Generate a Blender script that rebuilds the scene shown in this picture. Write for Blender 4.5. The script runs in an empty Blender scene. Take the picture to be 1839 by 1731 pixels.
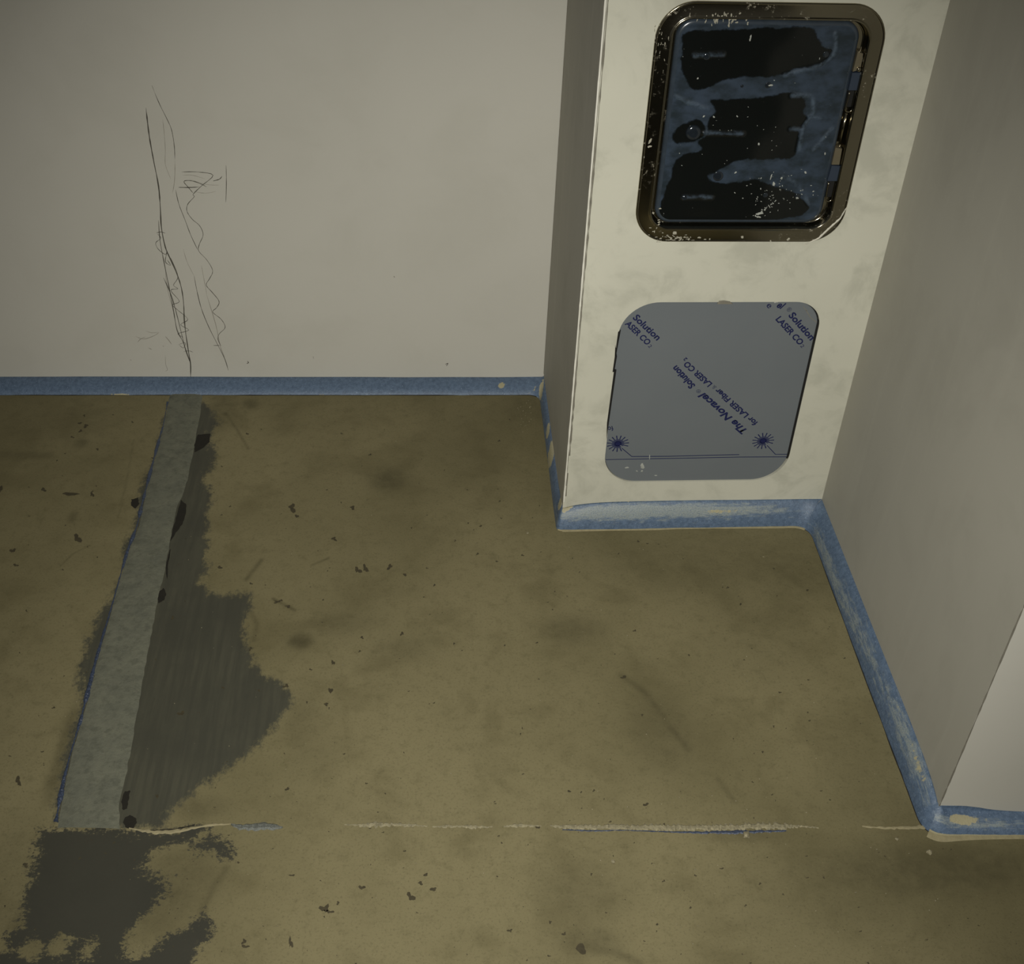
import bpy, bmesh, math, random
import numpy as np
from mathutils import Vector, Matrix
random.seed(7); rng = np.random.default_rng(7)
S = bpy.context.scene
COL = S.collection

# ------------------------------------------------------------------ camera
M = np.array([[0.99803946, -0.00373246, 0.06247642],
              [-0.05095143, -0.6281734, 0.77640333],
              [0.03634813, -0.77806442, -0.62713202]])      # columns: right, down, forward
CAM = np.array([-0.237868950, -2.18969955, 1.49540463])
F, CX, CY = 2177.58337, 916.817801, 865.573469
cd = bpy.data.cameras.new('camera'); cam = bpy.data.objects.new('camera', cd); COL.objects.link(cam)
S.camera = cam
cd.sensor_fit = 'HORIZONTAL'; cd.sensor_width = 36; cd.lens = F / 1839 * 36
cd.shift_x = (919.5 - CX) / 1839; cd.shift_y = (CY - 865.5) / 1839
cd.clip_start = .02; cd.clip_end = 50
mw = Matrix.Identity(4)
for i in range(3):
    mw[i][0] = M[i, 0]; mw[i][1] = -M[i, 1]; mw[i][2] = -M[i, 2]; mw[i][3] = CAM[i]
cam.matrix_world = mw

# ------------------------------------------------------------------ world, lights, exposure
w = bpy.data.worlds.new('World'); S.world = w; w.use_nodes = True
w.node_tree.nodes['Background'].inputs[0].default_value = (1.0, .975, .89, 1)
w.node_tree.nodes['Background'].inputs[1].default_value = .066
# the photograph is lit by the small lamp of the hand-held phone, a wide soft-edged beam
sp_ = bpy.data.lights.new('torch', 'SPOT'); sp_.energy = 166; sp_.color = (1, .985, .925); sp_.spot_size = math.radians(80); sp_.spot_blend = 1.0
sp_.shadow_soft_size = .012
so = bpy.data.objects.new('torch', sp_); COL.objects.link(so); so.location = (-.262, -2.19, 1.505)
so.rotation_euler = (Vector((-.13, -.60, .05)) - so.location).to_track_quat('-Z', 'Y').to_euler()
S.view_settings.view_transform = 'Standard'; S.view_settings.look = 'None'
S.view_settings.gamma = 1; S.view_settings.use_curve_mapping = False
S.view_settings.exposure = 0

# ------------------------------------------------------------------ helpers
def lin(r, g, b):
    f = lambda c: (c / 255 / 12.92) if c / 255 <= .04045 else ((c / 255 + .055) / 1.055) ** 2.4
    return (f(r), f(g), f(b), 1)
class NT:
    def __init__(s, name):
        s.m = bpy.data.materials.new(name); s.m.use_nodes = True; s.t = s.m.node_tree
        s.b = s.t.nodes['Principled BSDF']; s.c = s.t.nodes.new('ShaderNodeTexCoord')
        s.obj = s.c.outputs['Object']
    def n(s, kind, **k):
        x = s.t.nodes.new('ShaderNode' + kind)
        for a, v in k.items(): setattr(x, a, v)
        return x
    def set(s, sock, v):
        if hasattr(v, 'is_output') or isinstance(v, bpy.types.NodeSocket): s.t.links.new(v, sock)
        else: sock.default_value = v
    def math(s, op, a, b=0., c=None, clamp=False):
        x = s.n('Math', operation=op, use_clamp=clamp); s.set(x.inputs[0], a); s.set(x.inputs[1], b)
        if c is not None: s.set(x.inputs[2], c)
        return x.outputs[0]
    def noise(s, scale, detail=4, rough=.55, vec=None, stretch=None, dist=0, rot=None):
        v = vec or s.obj
        if stretch or rot:
            mp = s.n('Mapping'); s.t.links.new(v, mp.inputs[0])
            if stretch: mp.inputs['Scale'].default_value = stretch
            if rot: mp.inputs['Rotation'].default_value = rot
            v = mp.outputs[0]
        x = s.n('TexNoise'); s.t.links.new(v, x.inputs['Vector']); x.inputs['Scale'].default_value = scale
        x.inputs['Detail'].default_value = detail; x.inputs['Roughness'].default_value = rough
        x.inputs['Distortion'].default_value = dist
        return x.outputs['Fac']
    def step(s, v, lo, hi, a=0., b=1.):
        x = s.n('MapRange', interpolation_type='SMOOTHSTEP'); s.set(x.inputs[0], v)
        for i, q in zip((1, 2, 3, 4), (lo, hi, a, b)): s.set(x.inputs[i], q)
        return x.outputs[0]
    def mix(s, f, a, b):
        x = s.n('Mix', data_type='RGBA'); s.set(x.inputs[0], f); s.set(x.inputs[6], a); s.set(x.inputs[7], b)
        return x.outputs[2]
    def attr(s, name):
        x = s.n('Attribute', attribute_name=name); return x.outputs['Fac']
    def bump(s, h, strength=.3, dist=.001):
        x = s.n('Bump'); s.set(x.inputs['Height'], h); x.inputs['Strength'].default_value = strength
        x.inputs['Distance'].default_value = dist
        s.t.links.new(x.outputs[0], s.b.inputs['Normal'])
    def out(s, color=None, rough=.6, metal=0., spec=.5, coat=0.):
        if color is not None: s.set(s.b.inputs['Base Color'], color)
        s.set(s.b.inputs['Roughness'], rough); s.set(s.b.inputs['Metallic'], metal)
        s.set(s.b.inputs['Specular IOR Level'], spec); s.set(s.b.inputs['Coat Weight'], coat)
        return s.m
def simple(name, rgb, rough=.6, metal=0., var=.12, scale=40, spec=.4, bumpd=0.):
    n = NT(name); f = n.noise(scale, 5)
    d = tuple(c * (1 - 2 * var) for c in rgb[:3]) + (1,)
    l = tuple(min(1, c * (1 + 2 * var)) for c in rgb[:3]) + (1,)
    if bumpd: n.bump(n.noise(scale * 3, 4), .5, bumpd)
    return n.out(n.mix(f, d, l), rough, metal, spec)

def mesh(name, verts, faces, mat, parent=None, smooth=False):
    m = bpy.data.meshes.new(name); m.from_pydata([tuple(map(float, v)) for v in verts], [], faces); m.update()
    if smooth: m.shade_smooth()
    o = bpy.data.objects.new(name, m); COL.objects.link(o)
    if mat: m.materials.append(mat)
    if parent: o.parent = parent
    return o
def from_bm(name, bm, mat, parent=None, smooth=False):
    m = bpy.data.meshes.new(name); bm.to_mesh(m); bm.free()
    if smooth: m.shade_smooth()
    o = bpy.data.objects.new(name, m); COL.objects.link(o); m.materials.append(mat)
    if parent: o.parent = parent
    return o
def struct(o, label, kind='structure'):
    o['kind'] = kind; o['label'] = label; return o
def thing(o, label, cat, group=None):
    o['label'] = label; o['category'] = cat
    if group: o['group'] = group
    return o
# a point of the photograph seen on the floor or on a wall
def ray(x, y): return M @ np.array([(x - CX) / F, (y - CY) / F, 1.])
def fl(x, y):
    d = ray(x, y); return (CAM - d * CAM[2] / d[2])[:2]
# plan of the wall faces, left to right
P = [np.array(v) for v in [(-2.4, -0.0028), (0., 0.), (0.001188, -0.46123693), (0.495688, -0.45368214),
                           (0.49926457, -1.13824159), (1.7, -1.1723)]]
def wl(i, x, y):
    a, b = P[i], P[i + 1]; t = (b - a) / np.linalg.norm(b - a); n = np.array([-t[1], t[0]])
    d = ray(x, y); k = ((a - CAM[:2]) @ n) / (d[:2] @ n); q = CAM + k * d
    return float((q[:2] - a) @ t), float(q[2])
def wp(i, u, v, out=0.):
    a, b = P[i], P[i + 1]; t = (b - a) / np.linalg.norm(b - a); n = np.array([t[1], -t[0]])
    q = a + t * u + n * out; return (q[0], q[1], v)

# ------------------------------------------------------------------ materials
def wall_material(name, base, blotch, amount, streak=.0, sc=9):
    n = NT(name)
    a = n.step(n.noise(sc, 6, .62, dist=.4), .45, .68)
    b = n.step(n.noise(2.2, 3, .5), .35, .7)
    f = n.math('MULTIPLY', a, amount)
    c = n.mix(f, base, blotch)
    c = n.mix(n.math('MULTIPLY', b, amount * .45), c, tuple(x * .86 for x in blotch[:3]) + (1,))
    if streak:
        st = n.step(n.noise(30, 4, .6, stretch=(1, 1, .05)), .5, .72)
        c = n.mix(n.math('MULTIPLY', st, streak), c, tuple(min(1, x * 1.22) for x in base[:3]) + (1,))
    sp = n.step(n.noise(150, 2, .5), .745, .79)
    c = n.mix(n.math('MULTIPLY', sp, .18), c, lin(190, 186, 172))
    n.bump(n.noise(260, 3), .12, .0005)
    return n.out(c, .72, 0, .3)
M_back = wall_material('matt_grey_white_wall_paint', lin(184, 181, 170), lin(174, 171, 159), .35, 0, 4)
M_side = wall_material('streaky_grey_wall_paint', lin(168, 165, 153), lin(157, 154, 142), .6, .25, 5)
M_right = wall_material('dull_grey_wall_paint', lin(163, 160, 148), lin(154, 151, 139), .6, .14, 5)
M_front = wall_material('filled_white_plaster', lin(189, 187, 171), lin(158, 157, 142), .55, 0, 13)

def floor_material():
    n = NT('worn_tan_concrete')
    big = n.noise(2.1, 4, .55); mid = n.noise(9, 6, .6, dist=.3); fine = n.noise(48, 8, .75); grit = n.noise(260, 5, .7)
    c = n.mix(n.step(big, .33, .68), lin(118, 110, 80), lin(101, 94, 66))
    c = n.mix(n.math('MULTIPLY', n.step(mid, .47, .70), .5), c, lin(90, 83, 56))
    c = n.mix(n.math('MULTIPLY', n.step(fine, .48, .72), .45), c, lin(86, 80, 54))
    c = n.mix(n.math('MULTIPLY', n.step(grit, .52, .66), .38), c, lin(74, 68, 47))
    c = n.mix(n.math('MULTIPLY', n.step(n.noise(330, 2, .5), .70, .76), .35), c, lin(150, 142, 112))
    c = n.mix(n.math('MULTIPLY', n.attr('smudge_and_dark'), n.step(n.noise(45, 6, .7), .2, .75, .45, 1.)), c, lin(66, 61, 40))
    # dark primer with ragged, brushed edges
    e1 = n.math('MULTIPLY', n.math('SUBTRACT', n.math('ADD', n.math('MULTIPLY', n.noise(38, 9, .78, rot=(0, 0, -.25), stretch=(1.2, .7, 1)), .75), n.math('MULTIPLY', n.noise(150, 5, .7), .25)), .5), .105)
    s1 = n.math('ADD', n.attr('primer'), e1)
    m1 = n.step(s1, .004, -.013)
    brush = n.noise(45, 5, .6, stretch=(2.2, .14, 1), rot=(0, 0, -.18))
    p1 = n.mix(n.math('MULTIPLY', n.step(brush, .35, .68), .6), lin(60, 60, 51), lin(76, 75, 62))
    p1 = n.mix(n.math('MULTIPLY', n.step(mid, .35, .65), .6), p1, lin(57, 57, 49))
    c = n.mix(n.math('MULTIPLY', m1, .95), c, p1)
    e2 = n.math('MULTIPLY', n.math('SUBTRACT', n.math('ADD', n.math('MULTIPLY', n.noise(30, 9, .8, rot=(0, 0, .75), stretch=(.7, 1.3, 1)), .6), n.math('MULTIPLY', n.noise(170, 6, .75), .4)), .5), .15)
    m2 = n.step(n.math('ADD', n.attr('primer_and_added'), e2), .003, -.007)
    p2 = n.mix(mid, lin(46, 46, 40), lin(60, 59, 50))
    c = n.mix(n.math('MULTIPLY', m2, .97), c, p2)
    hgt = n.math('ADD', n.math('MULTIPLY', fine, .6), n.math('MULTIPLY', grit, .5))
    n.bump(hgt, .35, .0008)
    wet = n.math('MAXIMUM', m1, m2)
    return n.out(c, n.math('SUBTRACT', .72, n.math('MULTIPLY', wet, .12)), 0, .28)
M_floor = floor_material()
def mortar_material():
    n = NT('grey_green_mortar')
    c = n.mix(n.step(n.noise(24, 8, .75), .25, .75), lin(90, 91, 79), lin(107, 107, 91))
    c = n.mix(n.math('MULTIPLY', n.step(n.noise(60, 6, .7), .46, .66), .5), c, lin(74, 75, 64))
    c = n.mix(n.math('MULTIPLY', n.step(n.noise(240, 3, .6), .66, .74), .4), c, lin(66, 64, 52))
    n.bump(n.noise(110, 7, .75), .8, .002)
    return n.out(c, .75, 0, .3)
M_mortar = mortar_material()
def blue_material(name, dk, lt, scuffcol):
    n = NT(name)
    uvn = n.n('UVMap', uv_map='uv').outputs[0]
    c = n.mix(n.step(n.noise(130, 8, .75), .2, .8), dk, lt)
    st = n.noise(1, 8, .7, vec=uvn, stretch=(38, 9, 1), dist=.3)
    pit = n.noise(1, 5, .7, vec=uvn, stretch=(420, 26, 1))
    sc = n.math('ADD', n.math('MULTIPLY', n.attr('scuff'), 1.), n.math('MULTIPLY', n.math('SUBTRACT', st, .5), 1.5))
    m = n.math('MULTIPLY', n.step(sc, .22, .62), n.step(pit, .36, .52, .25, 1.))
    c = n.mix(n.math('MULTIPLY', m, .8), c, scuffcol)
    tan = n.step(n.math('ADD', n.attr('tan'), n.math('MULTIPLY', n.math('SUBTRACT', n.noise(90, 6, .7), .5), 1.1)), .5, .62)
    c = n.mix(n.math('MULTIPLY', tan, .92), c, lin(156, 148, 116))
    glit = n.step(n.noise(520, 2, .5), .69, .74)
    c = n.mix(n.math('MULTIPLY', glit, .55), c, lin(170, 185, 205))
    n.bump(n.noise(300, 4, .65), .6, .0012)
    return n.out(c, n.math('SUBTRACT', .5, n.math('MULTIPLY', glit, .3)), 0, .5)
M_blue = blue_material('blue_coving_compound', lin(60, 76, 96), lin(94, 112, 134), lin(136, 142, 136))
M_bead = simple('glittery_blue_resin', lin(46, 56, 76), .35, 0, .42, 300, .8, .002)
M_hole_shade = simple('dark_crack_and_shade', lin(26, 23, 14), .9, 0, .2, 80)
M_spot = simple('dark_brown_stain', lin(60, 54, 36), .8, 0, .25, 160)
M_cream = simple('pale_joint_mortar', lin(128, 121, 97), .85, 0, .38, 200, .2, .0015)
M_putty = simple('tan_putty', lin(136, 127, 98), .8, 0, .15, 120, .3, .001)
M_pencil = simple('pencil_graphite', lin(74, 71, 62), .6, 0, .2, 300)
M_faint = simple('faint_pencil_graphite', lin(132, 127, 115), .6, 0, .06, 300)
M_steel = None
def steel_material():
    n = NT('polished_stainless_steel')
    dust = n.math('MULTIPLY', n.step(n.noise(120, 6, .75), .56, .70), n.step(n.noise(10, 3), .46, .62))
    c = n.mix(dust, lin(142, 136, 119), lin(170, 164, 146))
    n.bump(n.noise(90, 3), .05, .0006)
    return n.out(c, n.math('ADD', .16, n.math('MULTIPLY', dust, .5)), n.math('SUBTRACT', 1., n.math('MULTIPLY', dust, .9)), .5)
M_steel = steel_material()
def door_material():
    n = NT('film_steel_dark_reflection')
    ed = n.math('MULTIPLY', n.math('SUBTRACT', n.noise(60, 6, .6), .5), .012)
    hz = n.step(n.math('ADD', n.attr('clear'), ed), -.0012, .0022)
    st = n.step(n.math('ADD', n.attr('streak'), n.math('MULTIPLY', ed, .8)), .0050, -.001)
    soft = n.noise(28, 5, .6, stretch=(1, 1, 1.6))
    hc = n.mix(n.step(soft, .32, .68), lin(27, 36, 42), lin(46, 57, 70))
    c = n.mix(hz, lin(16, 18, 17), hc)  # clear patches: mirrored dark room painted in as a near-black base
    c = n.mix(n.math('MULTIPLY', n.math('MULTIPLY', st, n.step(n.noise(90, 5, .7), .3, .6)), .5), c, lin(84, 98, 112))
    fl_ = n.step(n.noise(210, 3, .6), .735, .76)
    c = n.mix(n.math('MULTIPLY', fl_, .7), c, lin(180, 184, 176))
    n.bump(n.math('ADD', n.math('MULTIPLY', n.noise(22, 3), .4), n.math('MULTIPLY', st, .6)), .25, .001)
    return n.out(c, n.step(hz, 0, 1, .13, .38), 0, n.step(hz, 0, 1, .35, .45))
M_door = door_material()
M_film = None
def film_material():
    n = NT('grey_blue_protective_film')
    c = n.mix(n.noise(7, 4, .5), lin(96, 101, 104), lin(104, 108, 110))
    n.bump(n.noise(14, 3), .08, .001)
    return n.out(c, .42, .0, .4)
M_film = film_material()
M_ink = simple('navy_ink', lin(20, 26, 66), .5, 0, .08, 200)
M_inkp = simple('pale_worn_ink', lin(58, 62, 80), .5, 0, .25, 260)
M_white = simple('dried_white_plaster', lin(150, 152, 144), .7, 0, .2, 200)
M_rim = simple('dull_blue_film_edge', lin(46, 54, 62), .22, .0, .2, 60, .8)
M_beadw = simple('white_corner_bead', lin(205, 202, 190), .6, 0, .08, 60)
M_caulk = simple('grey_scraped_edge', lin(112, 108, 96), .8, 0, .2, 60)
M_black = simple('black_void', lin(14, 13, 10), .8, 0, .1, 60)

# ------------------------------------------------------------------ signed distance helpers (for stains and film patches)
def sdist(Q, poly, closed=True):
    d = np.full(len(Q), 1e9); ins = np.zeros(len(Q), bool); n = len(poly)
    for i in range(n if closed else n - 1):
        a = np.array(poly[i]); b = np.array(poly[(i + 1) % n]); e = b - a
        t = np.clip(((Q - a) @ e) / (e @ e + 1e-12), 0, 1)
        d = np.minimum(d, np.hypot(*(Q - a - t[:, None] * e).T))
        if closed:
            c = (a[1] > Q[:, 1]) != (b[1] > Q[:, 1])
            xi = a[0] + (Q[:, 1] - a[1]) / (b[1] - a[1] + 1e-15) * (b[0] - a[0])
            ins ^= c & (Q[:, 0] < xi)
    return np.where(ins, -d, d) if closed else d
def set_attr(o, name, arr):
    a = o.data.attributes.new(name, 'FLOAT', 'POINT'); a.data.foreach_set('value', np.asarray(arr, dtype=np.float32))

# ------------------------------------------------------------------ floor
def axis(lo, a, b, hi, fine):
    return np.concatenate([np.linspace(lo, a, 8)[:-1], np.arange(a, b, fine), np.linspace(b, hi, 8)])
xs = axis(-2.5, -1.0, .56, 2.2, .0032); ys = axis(-4.0, -1.42, .0, .1, .0032)
gx, gy = np.meshgrid(xs, ys); V = np.stack([gx.ravel(), gy.ravel(), np.zeros(gx.size)], 1)
nx, ny = len(xs), len(ys)
idx = np.arange(nx * ny).reshape(ny, nx)
Fq = np.stack([idx[:-1, :-1], idx[:-1, 1:], idx[1:, 1:], idx[1:, :-1]], -1).reshape(-1, 4)
fm = bpy.data.meshes.new('floor'); fm.vertices.add(len(V)); fm.vertices.foreach_set('co', V.ravel().astype(np.float32))
fm.loops.add(Fq.size); fm.loops.foreach_set('vertex_index', Fq.ravel().astype(np.int32))
fm.polygons.add(len(Fq)); fm.polygons.foreach_set('loop_start', np.arange(0, Fq.size, 4, dtype=np.int32))
fm.update(); fm.materials.append(M_floor)
floor = bpy.data.objects.new('floor', fm); COL.objects.link(floor)
struct(floor, 'stained tan concrete floor with dark primer patches')
Q = V[:, :2]
def fpoly(pts): return [fl(*q) for q in pts]
dark = [(364,716),(376,728),(400,756),(386,774),(380,792),(390,815),(386,842),(370,856),(370,870),(387,886),(381,912),(376,935),
        (380,970),(372,1000),(379,1022),(362,1045),(380,1056),(402,1066),(430,1062),(452,1066),(456,1088),(445,1112),(443,1135),
        (451,1165),(469,1206),(514,1227),(534,1258),(503,1297),(466,1345),(424,1374),(368,1415),(330,1442),(306,1463),(302,1490),
        (170,1490),(190,1397),(210,1279),(235,1140),(262,1019),(290,908),(320,820),(340,718)]
left = [(299,722),(287,770),(272,832),(252,866),(240,905),(246,925),(236,945),(223,970),(214,998),(222,1006),(214,1035),(196,1075),
        (168,1108),(158,1140),(140,1196),(136,1230),(142,1262),(122,1330),(108,1380),(100,1430),(84,1470),(134,1490),(155,1420),(190,1290),(220,1165),
        (255,1035),(280,925),(306,830),(320,735)]
prim = np.minimum(sdist(Q, fpoly(dark)), sdist(Q, fpoly(left)))
front = [(71,1480),(104,1486),(215,1488),(300,1493),(345,1480),(374,1484),(352,1508),(300,1522),(278,1532),(262,1545),(272,1566),
         (308,1577),(304,1600),(280,1625),(252,1652),(236,1682),(226,1700),(232,1714),(262,1704),(300,1684),(335,1662),(366,1636),
         (384,1656),(378,1686),(350,1712),(336,1760),(-200,1900),(-200,1731),(0,1704),(24,1668),(44,1615),(56,1560),(64,1520)]
patch = [(338,1514),(378,1500),(414,1512),(421,1545),(400,1545),(380,1530),(352,1530)]
added_dark = [(.30, -1.62), (.34, -2.0), (.62, -2.35), (.66, -3.9), (-2.4, -3.9), (-2.4, -1.7), (-.9, -1.6)]  # unseen dark floor area, added for the steel panel to reflect
pf = np.minimum(np.minimum(sdist(Q, fpoly(front)), sdist(Q, fpoly(patch))), sdist(Q, added_dark))
for cx_, cy_, r in ((58, 1704, 14), (104, 1700, 13), (158, 1707, 10)):
    c = fl(cx_, cy_); pf = np.maximum(pf, r * .0009 - np.hypot(*(Q - c).T))
sm = np.zeros(len(Q))  # brown smudges, plus wide soft dark ellipses along the wall feet
for x, y, rx, ry, a in ((697,862,34,22,.75),(539,1152,24,15,1.),(1030,1130,60,28,.5),(1040,1600,90,60,.38),(1190,1310,60,70,.4),(610,1120,70,22,.35),
        (720,1165,60,24,.3),(400,735,26,40,.5),(1700,1560,200,50,.75),(900,800,200,90,.22),(1250,1010,240,60,.3),(1380,1150,120,90,.2),(450,725,16,10,.7),
        (1330,1500,70,14,.5),(190,1190,14,40,.5),(118,1330,14,70,.7),(95,1410,16,40,.6),(575,1360,50,30,.15),(145,796,15,9,.6),(88,818,9,8,.5),(130,928,9,11,.5),
        (1500,1600,260,90,.28),(960,730,60,30,.35),(1430,1020,80,70,.3),(1060,1690,60,25,.5),(700,700,300,60,.25),(100,740,200,60,.25),(1560,1400,70,120,.25),
        (70,1650,60,60,.5),(20,1560,60,120,.35),(540,1290,30,60,.3),(330,1570,80,60,.55),(290,1640,60,50,.5),(360,1450,50,22,.45)):
    c = fl(x, y); ex = abs(fl(x + rx, y)[0] - c[0]); ey = abs(fl(x, y + ry)[1] - c[1])
    g = np.exp(-(((Q[:, 0] - c[0]) / ex) ** 2 + ((Q[:, 1] - c[1]) / ey) ** 2) ** 1.5)
    sm = 1 - (1 - sm) * (1 - a * g)
for line, wd, a in (([(1116,1212),(1160,1245),(1200,1300),(1235,1345)],7,.55),([(405,742),(428,775),(446,806)],3,.6),([(490,1075),(530,1096)],3,.9),
        ([(560,1015),(590,1002)],3,.6),([(443,1040),(470,1005)],5,.7),([(1060,1700),(1110,1712),(1150,1731)],8,.5),([(240,790),(228,860),(212,930)],2,.35),
        ([(110,1015),(130,995),(160,980)],2,.5),([(1290,1400),(1320,1440)],5,.4),([(405,1560),(385,1590),(360,1640)],6,.55),([(450,1100),(462,1120),(455,1150)],5,.5)):
    d = sdist(Q, fpoly(line), False); sm = 1 - (1 - sm) * (1 - a * np.exp(-(d / (wd * .0009)) ** 2))
set_attr(floor, 'primer', prim); set_attr(floor, 'primer_and_added', pf); set_attr(floor, 'smudge_and_dark', sm)

# ------------------------------------------------------------------ walls
TH = .12; HW = 2.7
def off_pts(k):
    out = []
    for i in range(len(P)):
        ds = []
        if i > 0: ds.append((P[i] - P[i - 1]) / np.linalg.norm(P[i] - P[i - 1]))
        if i < len(P) - 1: ds.append((P[i + 1] - P[i]) / np.linalg.norm(P[i + 1] - P[i]))
        ns = [np.array([d[1], -d[0]]) for d in ds]
        if len(ns) == 1: out.append(P[i] + ns[0] * k)
        else:
            m = ns[0] + ns[1]; out.append(P[i] + m * k / (1 + ns[0] @ ns[1]))
    return out
BK = off_pts(-TH)
def prism(name, i, mat):
    a, b, c, d = P[i], P[i + 1], BK[i + 1], BK[i]
    v = [(*q, z) for z in (0, HW) for q in (a, b, c, d)]
    f = [(0, 1, 5, 4), (1, 2, 6, 5), (2, 3, 7, 6), (3, 0, 4, 7), (3, 2, 1, 0), (4, 5, 6, 7)]
    return mesh(name, v, [q[::-1] for q in f], mat)
wb = struct(prism('wall_back', 0, M_back), 'pale grey back wall with pencil scribbles')
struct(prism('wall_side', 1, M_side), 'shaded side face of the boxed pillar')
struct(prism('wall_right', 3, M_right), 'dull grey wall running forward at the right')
struct(prism('wall_corner', 4, M_back), 'pale wall face at the lower right corner')

def rrect(u0, v0, u1, v1, r, n=10, jit=0):
    rs = r if isinstance(r, (tuple, list)) else (r,) * 4        # bl, br, tr, tl
    out = []
    for (cx_, cy_, a0), q in zip(((u0, v0, 180), (u1, v0, 270), (u1, v1, 0), (u0, v1, 90)), rs):
        sx = 1 if cx_ == u0 else -1; sy = 1 if cy_ == v0 else -1
        for k in range(n + 1):
            a = math.radians(a0 + 90 * k / n)
            out.append((cx_ + sx * q + q * math.cos(a) + random.uniform(-jit, jit), cy_ + sy * q + q * math.sin(a) + random.uniform(-jit, jit)))
    return out
WF = float(np.linalg.norm(P[3] - P[2]))
UP = (.0765, .5905, .4125, .9640)     # steel access panel, outer flange
LO = (.0700, .0965, .4120, .4785)     # lower opening
hole_up = rrect(UP[0] + .006, UP[1] + .006, UP[2] - .006, UP[3] - .006, .050)
lo_r = (.062, .062, .048, .066)
hole_lo = rrect(LO[0], LO[1], LO[2], LO[3], lo_r, 14)
bm = bmesh.new()
def loop(bm, pts):
    vs = [bm.verts.new((x, y, 0)) for x, y in pts]
    return [bm.edges.new((vs[i], vs[(i + 1) % len(vs)])) for i in range(len(vs))]
E_ = loop(bm, [(0, 0), (WF, 0), (WF, HW), (0, HW)]) + loop(bm, hole_up) + loop(bm, hole_lo)
bmesh.ops.triangle_fill(bm, use_beauty=True, edges=E_, normal=(0, 0, 1))
for f in bm.faces:
    if f.normal.z < 0: f.normal_flip()
ret = bmesh.ops.extrude_face_region(bm, geom=list(bm.faces))
nv = [g for g in ret['geom'] if isinstance(g, bmesh.types.BMVert)]
dB = np.linalg.norm(BK[3] - BK[2])
for v in nv: v.co.z = -.115
for v in bm.verts:
    back = v.co.z < -.01
    u = v.co.x
    if back:   # mitre the ends so that neighbouring walls meet cleanly
        if u < 1e-6: u = .115
        if u > WF - 1e-6: u = WF + .0
    q = wp(2, u, v.co.y, -.115 if back else 0.); v.co = q
bmesh.ops.recalc_face_normals(bm, faces=bm.faces)
struct(from_bm('wall_pillar', bm, M_front), 'white plastered front face of the boxed pillar with two openings')

# corner bead along the pillar's left edge: white nose, scraped grey line, white line
def strip(name, i, path, width, mat, parent=None, out=.0006, jit=.0, th=True):
    """a thin raised strip on wall i along a list of (u, v)"""
    vs, fs = [], []
    pts = []
    for (a, b) in zip(path[:-1], path[1:]):
        n = max(2, int(math.dist(a, b) / .012))
        for k in range(n): pts.append((a[0] + (b[0] - a[0]) * k / n, a[1] + (b[1] - a[1]) * k / n))
    pts.append(path[-1])
    for k, p_ in enumerate(pts):
        q0 = pts[max(0, k - 1)]; q1 = pts[min(len(pts) - 1, k + 1)]
        L = math.dist(q0, q1) or 1; n = (-(q1[1] - q0[1]) / L, (q1[0] - q0[0]) / L)
        wd = width * .5 * (1 + random.uniform(-jit, jit))
        for s_, o_ in ((1, 0), (1, out), (-1, out), (-1, 0)):
            vs.append(wp(i, p_[0] + n[0] * wd * s_, p_[1] + n[1] * wd * s_, o_))
        if k:
            a = (k - 1) * 4; b = k * 4
            fs += [(a + j, a + j + 1, b + j + 1, b + j) for j in range(3)]
    fs += [(0, 1, 2, 3), tuple(len(vs) - 4 + j for j in (3, 2, 1, 0))]
    o = mesh(name, vs, fs, mat, parent); return o
L2 = float(np.linalg.norm(P[2] - P[1]))
bead = strip('trim_1', 2, [(.0012, .052), (.0012, 1.7)], .0024, M_beadw, None, .0015, .35)
struct(bead, 'white corner bead on the left edge of the pillar')
o = strip('scraped_edge', 2, [(.0050, .16), (.0046, .5), (.0052, .8), (.0048, 1.3)], .0020, M_caulk, bead, .0004, .75)
o = strip('scraped_edge', 2, [(.0030, .09), (.0034, .3), (.0030, .7), (.0034, 1.3)], .0008, M_caulk, bead, .0005, .6)
o = strip('scraped_edge', 2, [(.0045, .065), (.0045, .12)], .0024, M_caulk, bead, .0004, .5)
edge = strip('trim_2', 4, [(.0008, .028), (.0008, 1.2)], .0018, M_caulk, None, .0004, .55)
struct(edge, 'thin dark scored line down the corner at lower right')
# rough caulk line in the inside corner between the back wall and the pillar side
cor = strip('trim_3', 1, [(.0015, .03), (.0015, 1.5)], .003, M_caulk, None, .0008, .4)
struct(cor, 'thin dull filler line in the inside corner beside the pillar')

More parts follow.
